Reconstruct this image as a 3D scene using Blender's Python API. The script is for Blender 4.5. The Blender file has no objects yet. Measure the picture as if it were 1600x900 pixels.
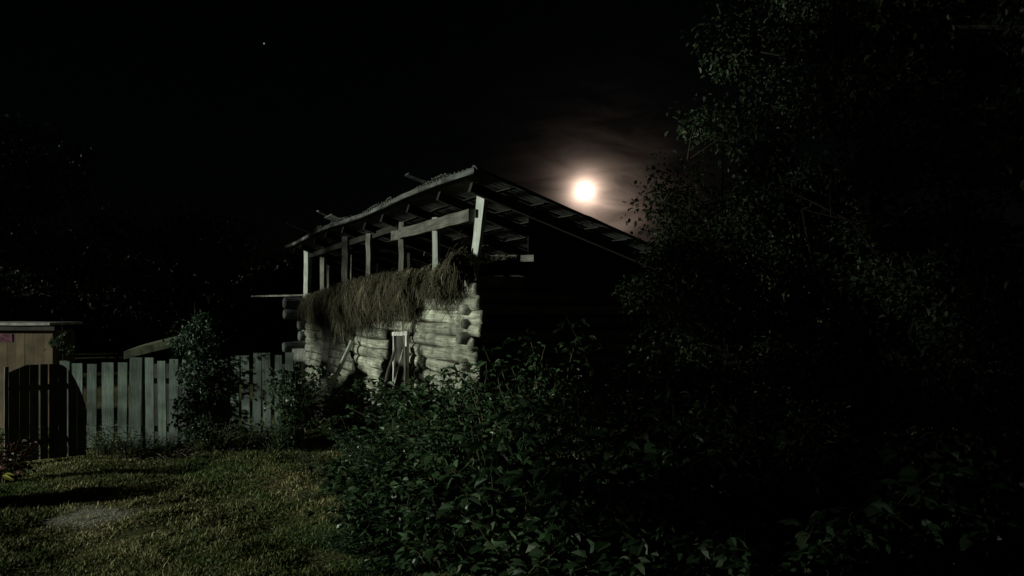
import bpy, math, random
import numpy as np
from mathutils import Vector, Euler

# ------------------------------------------------------------------ scene, camera, sky, key light, exposure
S = bpy.context.scene
C = S.collection
R = math.radians
F = 1250.0                      # focal length in photo pixels (photo 1600 wide)
HZ = 478.0                      # horizon row
EYE = 2.4                       # camera stands on a porch step

cam = bpy.data.objects.new("camera", bpy.data.cameras.new("camera"))
C.objects.link(cam)
cam.data.sensor_width = 36.0
cam.data.lens = 36.0 * F / 1600.0
cam.data.shift_y = (HZ - 450.0) / 1600.0
cam.data.clip_start = 0.1
cam.data.clip_end = 6000.0
cam.location = (0, 0, EYE)
cam.rotation_euler = (R(90), 0, 0)
S.camera = cam

SUN_EL = 10.5
AZ = R(67)                      # key light comes from the left, slightly behind the camera
TO_SUN = Vector((-math.sin(AZ) * math.cos(R(SUN_EL)), -math.cos(AZ) * math.cos(R(SUN_EL)), math.sin(R(SUN_EL))))
sun = bpy.data.objects.new("sun", bpy.data.lights.new("sun", "SUN"))
C.objects.link(sun)
sun.data.energy = 3.3
sun.data.angle = R(1.6)
sun.data.color = (0.95, 1.0, 0.86)
sun.rotation_euler = (-TO_SUN).to_track_quat('-Z', 'Y').to_euler()
sun.location = (-30, -12, 12)

S.view_settings.view_transform = 'Standard'
S.view_settings.look = 'None'
S.view_settings.exposure = 0.0
S.view_settings.gamma = 1.0
S.view_settings.use_curve_mapping = False

def at(px, py, D):
    """point seen at photo pixel (px, py) at distance D along the view axis"""
    return Vector(((px - 800) / F * D, D, EYE + (HZ - py) / F * D))

MOON_DIR = at(914, 299, 1.0) - Vector((0, 0, EYE))
MOON_DIR.normalize()

w = bpy.data.worlds.new("World")
S.world = w
w.use_nodes = True
nt = w.node_tree
nt.nodes.clear()
def wn(t, **k):
    n = nt.nodes.new(t)
    for a, b in k.items(): setattr(n, a, b)
    return n
def wm(op, a, b=None, c=None):
    n = wn('ShaderNodeMath', operation=op)
    for i, v in enumerate((a, b, c)):
        if v is None: continue
        if isinstance(v, (int, float)): n.inputs[i].default_value = v
        else: nt.links.new(v, n.inputs[i])
    return n.outputs[0]
sky = wn('ShaderNodeTexSky', sky_type='NISHITA')
sky.sun_disc = False
sky.sun_elevation = R(SUN_EL)
sky.sun_rotation = math.atan2(TO_SUN.x, TO_SUN.y)
bg = wn('ShaderNodeBackground')
bg.inputs[1].default_value = 0.00022
nt.links.new(sky.outputs[0], bg.inputs[0])
tc = wn('ShaderNodeTexCoord')
dot = wn('ShaderNodeVectorMath', operation='DOT_PRODUCT')
nt.links.new(tc.outputs['Generated'], dot.inputs[0])
dot.inputs[1].default_value = MOON_DIR
ang = wm('ARCCOSINE', wm('MINIMUM', dot.outputs['Value'], 1.0))
mp = wn('ShaderNodeMapping')
mp.inputs['Scale'].default_value = (11, 11, 38)
mp.inputs['Location'].default_value = (3.7, 1.2, 5.1)
mp.inputs['Rotation'].default_value = (0, R(4), 0)
nt.links.new(tc.outputs['Generated'], mp.inputs[0])
nz = wn('ShaderNodeTexNoise')
nz.inputs['Scale'].default_value = 1.0
nz.inputs['Detail'].default_value = 6
nz.inputs['Roughness'].default_value = 0.55
nz.inputs['Distortion'].default_value = 1.1
nt.links.new(mp.outputs[0], nz.inputs[0])
cl = wn('ShaderNodeMapRange')
cl.inputs['From Min'].default_value = 0.32; cl.inputs['From Max'].default_value = 0.68
cl.inputs['To Min'].default_value = 0.38; cl.inputs['To Max'].default_value = 1.4
nt.links.new(nz.outputs['Fac'], cl.inputs['Value'])
dot2 = wn('ShaderNodeVectorMath', operation='DOT_PRODUCT')       # the thin cloud is thickest below and right of the moon
nt.links.new(tc.outputs['Generated'], dot2.inputs[0])
dot2.inputs[1].default_value = (at(946, 330, 1.0) - Vector((0, 0, EYE))).normalized()
d2 = wm('ARCCOSINE', wm('MINIMUM', dot2.outputs['Value'], 1.0))
d1 = wm('MAXIMUM', wm('SUBTRACT', ang, 0.012), 0.0)
g1 = wm('MULTIPLY', wm('EXPONENT', wm('MULTIPLY', d1, -1 / 0.0090)), 1.7)
g2 = wm('MULTIPLY', wm('EXPONENT', wm('MULTIPLY', d2, -1 / 0.027)), 0.30)
g3 = wm('MULTIPLY', wm('EXPONENT', wm('MULTIPLY', d2, -1 / 0.09)), 0.0018)
cm = wm('MULTIPLY_ADD', cl.outputs[0], 0.35, 0.62)
glow = wm('ADD', wm('MULTIPLY', g1, cm), wm('MULTIPLY', wm('ADD', g2, g3), cl.outputs[0]))
bg2 = wn('ShaderNodeBackground')
bg2.inputs[0].default_value = (1.0, 0.71, 0.55, 1)
nt.links.new(glow, bg2.inputs[1])
add = wn('ShaderNodeAddShader')
out = wn('ShaderNodeOutputWorld')
nt.links.new(bg.outputs[0], add.inputs[0]); nt.links.new(bg2.outputs[0], add.inputs[1])
nt.links.new(add.outputs[0], out.inputs[0])

# ------------------------------------------------------------------ materials
def new_mat(name):
    m = bpy.data.materials.new(name)
    m.use_nodes = True
    return m, m.node_tree, m.node_tree.nodes['Principled BSDF']

def wood_mat(name, dark, light, scale=(1.2, 16, 16), rough=0.85, bump=0.35, stain=0.5):
    """weathered timber: long grain along local X, blotchy stains, fine bump"""
    m, t, p = new_mat(name)
    co = t.nodes.new('ShaderNodeTexCoord')
    ma = t.nodes.new('ShaderNodeMapping'); ma.inputs['Scale'].default_value = scale
    t.links.new(co.outputs['Object'], ma.inputs[0])
    n1 = t.nodes.new('ShaderNodeTexNoise'); n1.inputs['Scale'].default_value = 2.2; n1.inputs['Detail'].default_value = 8; n1.inputs['Roughness'].default_value = .65
    t.links.new(ma.outputs[0], n1.inputs[0])
    n2 = t.nodes.new('ShaderNodeTexNoise'); n2.inputs['Scale'].default_value = 2.4; n2.inputs['Detail'].default_value = 5
    t.links.new(co.outputs['Object'], n2.inputs[0])
    cr = t.nodes.new('ShaderNodeValToRGB')
    cr.color_ramp.elements[0].position = .32; cr.color_ramp.elements[0].color = (*dark, 1)
    cr.color_ramp.elements[1].position = .62; cr.color_ramp.elements[1].color = (*light, 1)
    t.links.new(n1.outputs['Fac'], cr.inputs[0])
    mr = t.nodes.new('ShaderNodeMapRange'); mr.inputs['From Min'].default_value = .35; mr.inputs['From Max'].default_value = .65
    mr.inputs['To Min'].default_value = 1 - stain; mr.inputs['To Max'].default_value = 1.1
    t.links.new(n2.outputs['Fac'], mr.inputs['Value'])
    mx = t.nodes.new('ShaderNodeVectorMath'); mx.operation = 'MULTIPLY'
    t.links.new(cr.outputs[0], mx.inputs[0]); t.links.new(mr.outputs[0], mx.inputs[1])
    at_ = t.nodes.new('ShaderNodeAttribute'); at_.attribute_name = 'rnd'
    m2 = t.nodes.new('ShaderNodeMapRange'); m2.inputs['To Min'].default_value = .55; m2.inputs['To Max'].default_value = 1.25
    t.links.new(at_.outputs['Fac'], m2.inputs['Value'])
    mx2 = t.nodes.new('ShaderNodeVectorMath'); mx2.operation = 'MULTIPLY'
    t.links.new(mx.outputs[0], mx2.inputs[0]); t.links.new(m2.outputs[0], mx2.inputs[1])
    t.links.new(mx2.outputs[0], p.inputs['Base Color'])
    b = t.nodes.new('ShaderNodeBump'); b.inputs['Strength'].default_value = bump; b.inputs['Distance'].default_value = .02
    t.links.new(n1.outputs['Fac'], b.inputs['Height']); t.links.new(b.outputs[0], p.inputs['Normal'])
    p.inputs['Roughness'].default_value = rough
    p.inputs['Specular IOR Level'].default_value = .25
    return m

def leaf_mat(name, c1, c2, c3=None, rough=.5, spec=.4, transl=.25):
    """leaves: per-leaf random hue, a little light through the blade"""
    m, t, p = new_mat(name)
    a = t.nodes.new('ShaderNodeAttribute'); a.attribute_name = 'rnd'
    cr = t.nodes.new('ShaderNodeValToRGB')
    cr.color_ramp.elements[0].color = (*c1, 1); cr.color_ramp.elements[1].color = (*c2, 1)
    cr.color_ramp.elements[1].position = .8
    if c3:
        e = cr.color_ramp.elements.new(.97); e.color = (*c3, 1)
    t.links.new(a.outputs['Fac'], cr.inputs[0])
    t.links.new(cr.outputs[0], p.inputs['Base Color'])
    p.inputs['Roughness'].default_value = rough
    p.inputs['Specular IOR Level'].default_value = spec
    tr = t.nodes.new('ShaderNodeBsdfTranslucent'); t.links.new(cr.outputs[0], tr.inputs[0])
    mix = t.nodes.new('ShaderNodeMixShader'); mix.inputs[0].default_value = transl
    t.links.new(p.outputs[0], mix.inputs[1]); t.links.new(tr.outputs[0], mix.inputs[2])
    t.links.new(mix.outputs[0], t.nodes['Material Output'].inputs[0])
    return m

def plain_mat(name, col, rough=.8, noise=.3, scale=6):
    m, t, p = new_mat(name)
    co = t.nodes.new('ShaderNodeTexCoord')
    n1 = t.nodes.new('ShaderNodeTexNoise'); n1.inputs['Scale'].default_value = scale; n1.inputs['Detail'].default_value = 7
    t.links.new(co.outputs['Object'], n1.inputs[0])
    cr = t.nodes.new('ShaderNodeValToRGB')
    cr.color_ramp.elements[0].position = .3; cr.color_ramp.elements[0].color = (*[c * (1 - noise) for c in col], 1)
    cr.color_ramp.elements[1].position = .7; cr.color_ramp.elements[1].color = (*[c * (1 + noise) for c in col], 1)
    t.links.new(n1.outputs['Fac'], cr.inputs[0]); t.links.new(cr.outputs[0], p.inputs['Base Color'])
    b = t.nodes.new('ShaderNodeBump'); b.inputs['Strength'].default_value = .3; b.inputs['Distance'].default_value = .02
    t.links.new(n1.outputs['Fac'], b.inputs['Height']); t.links.new(b.outputs[0], p.inputs['Normal'])
    p.inputs['Roughness'].default_value = rough
    p.inputs['Specular IOR Level'].default_value = .25
    return m

M = {}
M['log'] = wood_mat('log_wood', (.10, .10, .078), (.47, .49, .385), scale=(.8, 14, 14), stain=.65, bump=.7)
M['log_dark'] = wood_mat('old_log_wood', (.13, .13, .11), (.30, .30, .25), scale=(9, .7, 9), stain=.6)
M['core'] = plain_mat('moss_and_clay', (.035, .032, .022), .95)
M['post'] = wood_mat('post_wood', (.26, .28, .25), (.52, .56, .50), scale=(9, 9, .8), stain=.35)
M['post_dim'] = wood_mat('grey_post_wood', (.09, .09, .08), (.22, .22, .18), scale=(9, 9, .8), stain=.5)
M['beam'] = wood_mat('beam_wood', (.05, .05, .042), (.13, .13, .11), scale=(.7, 9, 9), stain=.45)
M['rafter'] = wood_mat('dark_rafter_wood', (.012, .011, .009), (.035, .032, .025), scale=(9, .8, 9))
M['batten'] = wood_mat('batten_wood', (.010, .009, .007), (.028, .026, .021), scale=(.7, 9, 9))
M['sheet'] = plain_mat('fibre_cement_sheet', (.13, .137, .125), .9, .4, 5)
M['eave'] = wood_mat('eave_board_wood', (.05, .055, .052), (.15, .16, .15), scale=(.7, 9, 9), stain=.7)
M['frame'] = wood_mat('white_painted_wood', (.42, .42, .38), (.75, .75, .70), scale=(9, 9, .8), stain=.5)
M['plank'] = wood_mat('pale_plank_wood', (.25, .25, .23), (.55, .55, .50), scale=(9, 9, .6), stain=.5)
M['door'] = wood_mat('dark_door_wood', (.05, .048, .04), (.12, .115, .095), scale=(9, 9, .8))
M['hay'] = leaf_mat('dry_hay', (.030, .027, .016), (.075, .067, .040), (.18, .165, .105), .8, .2, .15)
M['hay_body'] = plain_mat('hay_body', (.045, .034, .018), .95, .5, 14)
M['fence'] = wood_mat('fence_board_wood', (.058, .082, .066), (.155, .198, .165), scale=(30, 30, 1.2), stain=.6)
M['gate'] = wood_mat('gate_wood', (.06, .06, .055), (.16, .16, .15), scale=(30, 30, 1.2), stain=.5, bump=.1)
M['shed'] = wood_mat('shed_board_wood', (.085, .066, .036), (.145, .110, .062), scale=(40, 40, 1.5), stain=.5, bump=.2)
M['shed_roof'] = plain_mat('shed_roof_felt', (.27, .27, .25), .9, .4, 8)
M['moss_roof'] = plain_mat('mossy_roof', (.085, .10, .062), .95, .6, 7)
M['bark'] = plain_mat('bark', (.035, .031, .025), .95, .5, 12)
M['stem'] = plain_mat('green_stem', (.07, .075, .035), .8, .3, 20)
M['leaf_rasp'] = leaf_mat('bramble_leaf', (.022, .054, .021), (.060, .105, .048), (.16, .19, .11), .42, .45)
M['leaf_weed'] = leaf_mat('weed_leaf', (.026, .054, .022), (.070, .105, .052), (.22, .25, .17), .45, .45)
M['leaf_tree'] = leaf_mat('tree_leaf', (.016, .034, .013), (.044, .066, .030), (.12, .14, .08), .5, .3)
M['leaf_sap'] = leaf_mat('young_tree_leaf', (.016, .042, .020), (.036, .072, .036), (.09, .125, .075), .5, .35)
M['leaf_dark'] = leaf_mat('dark_tree_leaf', (.015, .03, .013), (.03, .05, .02), None, .5, .3)
M['leaf_red'] = leaf_mat('dark_red_leaf', (.030, .006, .006), (.060, .010, .010), None, .5, .3)
M['petal'] = leaf_mat('pink_petal', (.24, .13, .12), (.36, .22, .20), None, .6, .2)
M['yellow_leaf'] = leaf_mat('yellow_green_leaf', (.42, .46, .08), (.55, .58, .12), None, .5, .3)
M['grass'] = leaf_mat('grass_blade', (.082, .125, .038), (.215, .205, .088), (.40, .37, .20), .6, .25, .3)
M['house'] = plain_mat('light_blocker_plaster', (.3, .28, .24), .9, .2, 3)

# ------------------------------------------------------------------ mesh helpers
class MB:
    """collects geometry for ONE mesh object"""
    def __init__(s):
        s.v = []; s.f = []; s.n = 0; s.r = []; s.loops = []; s.sizes = []
    def add(s, verts, faces, rnd=None):
        verts = np.asarray(verts, float).reshape(-1, 3)
        s.v.append(verts)
        for f in faces:
            s.loops.extend(i + s.n for i in f); s.sizes.append(len(f))
        s.r.append(np.full(len(verts), random.random() if rnd is None else rnd) if np.isscalar(rnd) or rnd is None else np.asarray(rnd))
        s.n += len(verts)
    def add_arrays(s, verts, faces, rnd):
        """verts (n,3), faces (m,k) int array"""
        s.v.append(verts)
        s.loops.extend((faces + s.n).ravel().tolist()); s.sizes.extend([faces.shape[1]] * len(faces))
        s.r.append(rnd); s.n += len(verts)
    def box(s, c, size, rot=None, rnd=None, jit=0.0, sub=1):
        """box, optionally split along its longest side with a little wobble so that edges are not ruler-straight"""
        sx, sy, sz = [k / 2 for k in size]
        ax = int(np.argmax(size))
        n = max(1, sub)
        o = [i for i in range(3) if i != ax]
        h = [sx, sy, sz]
        vs = []; fs = []
        for i in range(n + 1):
            t = -1 + 2 * i / n
            d = [random.uniform(-jit, jit) for _ in range(2)]
            for a, b in ((-1, -1), (1, -1), (1, 1), (-1, 1)):
                p = [0, 0, 0]
                p[ax] = t * h[ax]; p[o[0]] = a * h[o[0]] + d[0] + random.uniform(-jit, jit) * .5; p[o[1]] = b * h[o[1]] + d[1]
                vs.append(p)
        for i in range(n):
            for k in range(4):
                a = i * 4 + k; b = i * 4 + (k + 1) % 4
                fs.append((a, b, b + 4, a + 4))
        fs.append((3, 2, 1, 0)); e = n * 4; fs.append((e, e + 1, e + 2, e + 3))
        vs = np.array(vs)
        if rot is not None:
            m = np.array(Euler(rot).to_matrix()); vs = vs @ m.T
        s.add(vs + np.array(c), fs, rnd)
    def beam(s, a, b, wid, hgt, rnd=None, jit=0.0, sub=1, roll=0.0):
        """rectangular bar from a to b: wid horizontal, hgt the other way"""
        a = Vector(a); b = Vector(b); d = b - a
        q = d.to_track_quat('X', 'Z')
        if roll: q = q @ Euler((roll, 0, 0)).to_quaternion()
        mb = MB(); mb.box((0, 0, 0), (d.length, wid, hgt), jit=jit, sub=sub, rnd=rnd if rnd is not None else random.random())
        vs = np.vstack(mb.v) @ np.array(q.to_matrix()).T + np.array((a + b) / 2)
        fs = []; k = 0
        for z in mb.sizes: fs.append(mb.loops[k:k + z]); k += z
        s.add(vs, fs, float(mb.r[0][0]))
    def tube(s, pts, rad, seg=8, rnd=None, cap=True, wob=0.0):
        pts = [Vector(p) for p in pts]
        n = len(pts)
        vs = []; fs = []
        up = Vector((0, 0, 1))
        for i, p in enumerate(pts):
            d = (pts[min(i + 1, n - 1)] - pts[max(i - 1, 0)]).normalized()
            x = d.cross(up)
            if x.length < .05: x = d.cross(Vector((1, 0, 0)))
            x.normalize(); y = d.cross(x)
            r = rad[i] if hasattr(rad, '__len__') else rad
            for k in range(seg):
                a = 2 * math.pi * k / seg
                rr = r * (1 + random.uniform(-wob, wob))
                vs.append(p + x * math.cos(a) * rr + y * math.sin(a) * rr)
        for i in range(n - 1):
            for k in range(seg):
                a = i * seg + k; b = i * seg + (k + 1) % seg
                fs.append((a, a + seg, b + seg, b))
        if cap:
            fs.append(tuple(range(seg))); fs.append(tuple(range((n - 1) * seg + seg - 1, (n - 1) * seg - 1, -1)))
        s.add([tuple(v) for v in vs], fs, rnd)
    def leaves(s, pos, axis, nrm, length, width, rnd, fold=.25):
        """two-quad folded leaves: pos/axis/nrm (n,3), length/width (n,)"""
        n = len(pos)
        axis = axis / (np.linalg.norm(axis, axis=1, keepdims=True) + 1e-9)
        side = np.cross(axis, nrm); side /= (np.linalg.norm(side, axis=1, keepdims=True) + 1e-9)
        nn = np.cross(side, axis)
        L = length[:, None]; W = width[:, None]
        b = pos
        tip = pos + axis * L - nn * L * .12
        l1 = pos + axis * L * .3 + side * W * .5 + nn * W * fold
        l2 = pos + axis * L * .68 + side * W * .38 + nn * W * fold * .8
        r1 = pos + axis * L * .3 - side * W * .5 + nn * W * fold
        r2 = pos + axis * L * .68 - side * W * .38 + nn * W * fold * .8
        v = np.stack([b, tip, l1, l2, r1, r2], 1).reshape(-1, 3)
        i = (np.arange(n) * 6)[:, None]
        f = np.concatenate([i + np.array([[0, 2, 3, 1]]), i + np.array([[0, 1, 5, 4]])])
        s.add_arrays(v, f, np.repeat(rnd, 6))
    def build(s, name, mat, parent=None, smooth=False):
        me = bpy.data.meshes.new(name)
        v = np.vstack(s.v)
        me.vertices.add(len(v)); me.vertices.foreach_set('co', v.ravel())
        me.loops.add(len(s.loops)); me.loops.foreach_set('vertex_index', np.array(s.loops, np.int32))
        sz = np.array(s.sizes, np.int32)
        me.polygons.add(len(sz)); me.polygons.foreach_set('loop_start', (np.cumsum(sz) - sz).astype(np.int32))
        me.polygons.foreach_set('loop_total', sz)
        me.polygons.foreach_set('use_smooth', np.full(len(sz), bool(smooth)))
        a = me.attributes.new('rnd', 'FLOAT', 'POINT'); a.data.foreach_set('value', np.concatenate(s.r).astype(np.float32))
        me.update(calc_edges=True); me.validate()
        me.materials.append(mat)
        o = bpy.data.objects.new(name, me); C.objects.link(o)
        if parent is not None: o.parent = parent
        return o

def empty(name, loc=(0, 0, 0), rz=0.0):
    o = bpy.data.objects.new(name, None); C.objects.link(o)
    o.location = loc; o.rotation_euler = (0, 0, rz); o.empty_display_size = .2
    return o
def tag(o, label=None, cat=None, group=None, kind=None):
    if label: o['label'] = label
    if cat: o['category'] = cat
    if group: o['group'] = group
    if kind: o['kind'] = kind
    return o
KIDS = {}
def copy_tree(o, loc, rz, scale, label, group=None):
    c = o.copy(); C.objects.link(c)
    c.location = loc; c.rotation_euler = (0, 0, rz); c.scale = scale
    c['label'] = label
    if group: c['group'] = group
    for ch in [x for x in C.objects if x.parent == o]:
        d = ch.copy(); C.objects.link(d); d.parent = c
    return c

random.seed(11)
rng = np.random.default_rng(11)
def unit(n):
    v = rng.normal(size=(n, 3)); return v / np.linalg.norm(v, axis=1, keepdims=True)

# ------------------------------------------------------------------ ground
def ground_z(x, y):
    return (.05 * np.sin(x * .9 + 1.3) * np.cos(y * .7) + .03 * np.sin(x * 2.3 + y * 1.9) + .02 * np.sin(y * 3.7 - x * 1.1)) * np.exp(-((x + 2) ** 2 + (y - 10) ** 2) / 900)
BARE = (-4.85, 9.15)
def make_ground():
    a = np.concatenate([-np.geomspace(400, 22, 26), np.linspace(-20, 14, 137), np.geomspace(16, 400, 26)])
    b = np.concatenate([-np.geomspace(400, 8, 24), np.linspace(-6, 28, 137), np.geomspace(30, 400, 26)])
    X, Y = np.meshgrid(a, b)
    Z = ground_z(X, Y) + rng.normal(0, .008, X.shape) * (np.abs(X) < 15)
    v = np.stack([X, Y, Z], -1).reshape(-1, 3)
    nx, ny = len(a), len(b)
    i = np.arange(nx * ny).reshape(ny, nx)
    f = np.stack([i[:-1, :-1], i[:-1, 1:], i[1:, 1:], i[1:, :-1]], -1).reshape(-1, 4)
    mb = MB(); mb.add_arrays(v, f, np.full(len(v), .5))
    m, t, p = new_mat('turf_soil')
    co = t.nodes.new('ShaderNodeTexCoord')
    n1 = t.nodes.new('ShaderNodeTexNoise'); n1.inputs['Scale'].default_value = .9; n1.inputs['Detail'].default_value = 8
    n2 = t.nodes.new('ShaderNodeTexNoise'); n2.inputs['Scale'].default_value = 26; n2.inputs['Detail'].default_value = 8
    t.links.new(co.outputs['Object'], n1.inputs[0]); t.links.new(co.outputs['Object'], n2.inputs[0])
    cr = t.nodes.new('ShaderNodeValToRGB')
    cr.color_ramp.elements[0].position = .35; cr.color_ramp.elements[0].color = (.080, .085, .034, 1)
    cr.color_ramp.elements[1].position = .62; cr.color_ramp.elements[1].color = (.125, .105, .058, 1)
    t.links.new(n1.outputs['Fac'], cr.inputs[0])
    # bare sandy patch worn into the turf
    sub = t.nodes.new('ShaderNodeVectorMath'); sub.operation = 'SUBTRACT'; sub.inputs[1].default_value = (BARE[0], BARE[1], 0)
    t.links.new(co.outputs['Object'], sub.inputs[0])
    sc = t.nodes.new('ShaderNodeVectorMath'); sc.operation = 'MULTIPLY'; sc.inputs[1].default_value = (1 / .62, 1 / .42, 0)
    t.links.new(sub.outputs[0], sc.inputs[0])
    ln = t.nodes.new('ShaderNodeVectorMath'); ln.operation = 'LENGTH'; t.links.new(sc.outputs[0], ln.inputs[0])
    ad = t.nodes.new('ShaderNodeMath'); ad.operation = 'MULTIPLY_ADD'; ad.inputs[1].default_value = .9; 
    t.links.new(n2.outputs['Fac'], ad.inputs[0]); t.links.new(ln.outputs['Value'], ad.inputs[2])
    mr = t.nodes.new('ShaderNodeMapRange'); mr.inputs['From Min'].default_value = .95; mr.inputs['From Max'].default_value = 1.75
    mr.inputs['To Min'].default_value = 1; mr.inputs['To Max'].default_value = 0
    t.links.new(ad.outputs[0], mr.inputs['Value'])
    mx = t.nodes.new('ShaderNodeMix'); mx.data_type = 'RGBA'
    t.links.new(mr.outputs[0], mx.inputs[0]); t.links.new(cr.outputs[0], mx.inputs[6]); mx.inputs[7].default_value = (.27, .265, .21, 1)
    t.links.new(mx.outputs[2], p.inputs['Base Color'])
    bp = t.nodes.new('ShaderNodeBump'); bp.inputs['Strength'].default_value = .6; bp.inputs['Distance'].default_value = .03
    t.links.new(n2.outputs['Fac'], bp.inputs['Height']); t.links.new(bp.outputs[0], p.inputs['Normal'])
    p.inputs['Roughness'].default_value = .95; p.inputs['Specular IOR Level'].default_value = .1
    tag(mb.build('ground', m, smooth=True), kind='structure')
make_ground()

def make_grass():
    n = 330000
    D = np.sqrt(rng.uniform(6.4 ** 2, 17.0 ** 2, n))
    px = rng.uniform(-40, 760, n)
    x = (px - 800) / F * D; y = D
    # clumps: thin out by smooth noise, the bare patch and the strip by the fence
    q = np.sin(x * 3.1 + 2 * np.sin(y * 1.7)) * np.cos(y * 2.7 + 1.5 * np.sin(x * 2.2)) + .7 * np.sin(x * 7.3 + y * 5.1) * np.sin(y * 8.7 - x * 3)
    keep = rng.random(n) < np.clip(.62 + .42 * q, .12, 1)
    e = np.hypot((x - BARE[0]) / .62, (y - BARE[1]) / .42)
    keep &= rng.random(n) < np.clip((e - .35 + .25 * np.sin(x * 11) * np.sin(y * 13)) / .9, .06, 1)
    x, y, q = x[keep], y[keep], q[keep]; n = len(x)
    z = ground_z(x, y) - .01
    patch = np.sin(x * 1.3 + 1) * np.sin(y * 1.1 + .5 * x) + .4 * np.sin(x * 4 + y * 3)
    h = rng.gamma(4, .0060, n) * (1 + .35 * q.clip(-1, 1)) + .015
    wd = rng.uniform(.005, .010, n) * (y / 9)
    a = rng.uniform(0, 2 * np.pi, n); ln = rng.uniform(.1, .9, n) * h
    base = np.stack([x, y, z], 1)
    sd = np.stack([np.cos(a + 1.57), np.sin(a + 1.57), np.zeros(n)], 1) * wd[:, None]
    mid = base + np.stack([np.cos(a) * ln * .35, np.sin(a) * ln * .35, h * .62], 1)
    tip = base + np.stack([np.cos(a) * ln, np.sin(a) * ln, h], 1)
    v = np.stack([base - sd, base + sd, mid + sd * .7, mid - sd * .7, tip], 1).reshape(-1, 3)
    i = (np.arange(n) * 5)[:, None]
    r = np.clip(.45 + .42 * patch + .18 * np.sin(x * 9 + 3 * np.sin(y * 5)) + rng.normal(0, .26, n), 0, 1)
    r5 = np.repeat(r, 5)
    mb = MB()
    mb.add_arrays(v, i + np.array([[0, 1, 2, 3]]), r5)
    k = i + np.array([[3, 2, 4]])
    mb.loops.extend(k.ravel().tolist()); mb.sizes.extend([3] * n)
    k = rng.choice(n, 26000, replace=False)
    az = rng.uniform(0, 6.283, len(k)); el_ = rng.uniform(.0, .8, len(k))
    axl = np.stack([np.cos(az), np.sin(az), el_], 1)
    nrl = np.stack([rng.normal(0, .5, len(k)), rng.normal(0, .5, len(k)), np.ones(len(k))], 1)
    mb.leaves(base[k] + [0, 0, .02], axl, nrl, rng.uniform(.015, .05, len(k)), rng.uniform(.012, .028, len(k)), np.clip(r[k] * .7 + rng.normal(0, .15, len(k)), 0, 1))
    tag(mb.build('grass', M['grass']), 'short patchy lawn of green and yellowed grass in front of the fence', 'grass', kind='stuff')
make_grass()

# ------------------------------------------------------------------ barn (local x along the lit side, y outward to the left, z up)
BX, BY = -.65, 12.5
U = Vector((-.48, 1, 0)).normalized()
ROT = math.atan2(U.y, U.x)
def to_local(p):
    d = Vector((p[0] - BX, p[1] - BY, 0))
    out_ = Vector((-U.y, U.x, 0))
    return Vector((d.dot(U), d.dot(out_), p[2]))
def facade_x(px, y=0.0):
    """local x on the plane at local y that shows at photo column px"""
    k = (px - 800) / F
    ox, oy = BX - U.y * y, BY + U.x * y
    return (k * oy - ox) / (U.x - k * U.y)
def depth(x, y=0.0): return BY + U.y * x + U.x * y
def z_at(py, x, y=0.0): return EYE + (HZ - py) / F * depth(x, y)

barn = tag(empty('log_barn', (BX, BY, 0), ROT), 'old log barn with open hay loft under a sagging sloped roof', 'barn')
LEN, DEP, WT = 12.8, 4.8, 2.76
ZO, SL = 4.34, .326                      # roof height at the eave, fall per metre towards -y
def roof_z(x, y): return ZO + SL * (y - .35) + .035 * math.sin(x * .8 + .6) - .012 * max(0, x - 8) 

def log(mb, a, b, r, rnd=None, end=.5, flat=1.0):
    """one hewn log with rounded, slightly swollen surface"""
    a = Vector(a); b = Vector(b); L = (b - a).length
    n = max(3, int(L / .16)); pts = []; rad = []
    ph = random.uniform(0, 6); wv = random.uniform(.006, .018)
    taper = random.uniform(-.08, .08)
    for t, q in ((0, .45), (.018 / 1, .78)):
        pass
    e = min(.09, L * .12)
    ss = [0, e * .15, e * .5, e] + [e + (L - 2 * e) * i / n for i in range(1, n)] + [L - e, L - e * .5, L - e * .15, L]
    sr = [.45, .72, .92, 1] + [1] * (n - 1) + [1, .92, .72, .45]
    sr = [1 - (1 - k) * end * 2 if k < 1 else 1 for k in sr]
    for s_, k in zip(ss, sr):
        p = a + (b - a) * (s_ / L)
        p.z += wv * math.sin(s_ * 2.1 + ph); 
        pts.append(p); rad.append(r * k * (1 + taper * (s_ / L - .5)) * random.uniform(.965, 1.035))
    t_ = MB(); t_.tube(pts, rad, 14, rnd=rnd, wob=.045)
    vs = np.vstack(t_.v)
    if flat != 1.0: vs[:, 1] = a.y + (vs[:, 1] - a.y) * flat
    fs = []; k_ = 0
    for z_ in t_.sizes: fs.append(t_.loops[k_:k_ + z_]); k_ += z_
    mb.add(vs, fs, float(t_.r[0][0]))

# --- the lit side wall: courses of logs, broken by the doorway and a leaning post
xd0, xd1 = facade_x(641), facade_x(607)          # doorway jambs
xb = facade_x(556)
wall = MB(); STEP = .213
nc = 13
for c in range(nc):
    z = .10 + c * STEP
    r = STEP * .52 * random.uniform(.94, 1.08)
    j = lambda q: random.uniform(-q, q)
    if z < 1.9:
        segs = [(-.34 + j(.14), xd0 - .12 + j(.08)), (xd1 + .10 + j(.07), xb + j(.10)), (xb + .22 + j(.08), LEN + .3 + j(.1))]
        if c in (3, 6, 7): # a few logs end short: rotten or patched
            x0 = segs[0]; cut = x0[1] - .75 + j(.2); segs[0] = (x0[0], cut); segs.insert(1, (cut + .12, x0[1]))
    else:
        segs = [(-.34 + j(.14), facade_x(652) + j(.15)), (facade_x(648) + .12, xb + j(.2)), (xb + .1, LEN + .3 + j(.1))]
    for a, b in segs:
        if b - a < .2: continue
        far = a > xb  # far logs' darker tone stands for light fading along the wall
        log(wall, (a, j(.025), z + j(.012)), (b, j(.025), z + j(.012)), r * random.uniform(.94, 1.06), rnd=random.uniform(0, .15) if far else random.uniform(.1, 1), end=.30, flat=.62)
wall.build('log_wall', M['log'], barn, smooth=True)
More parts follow.
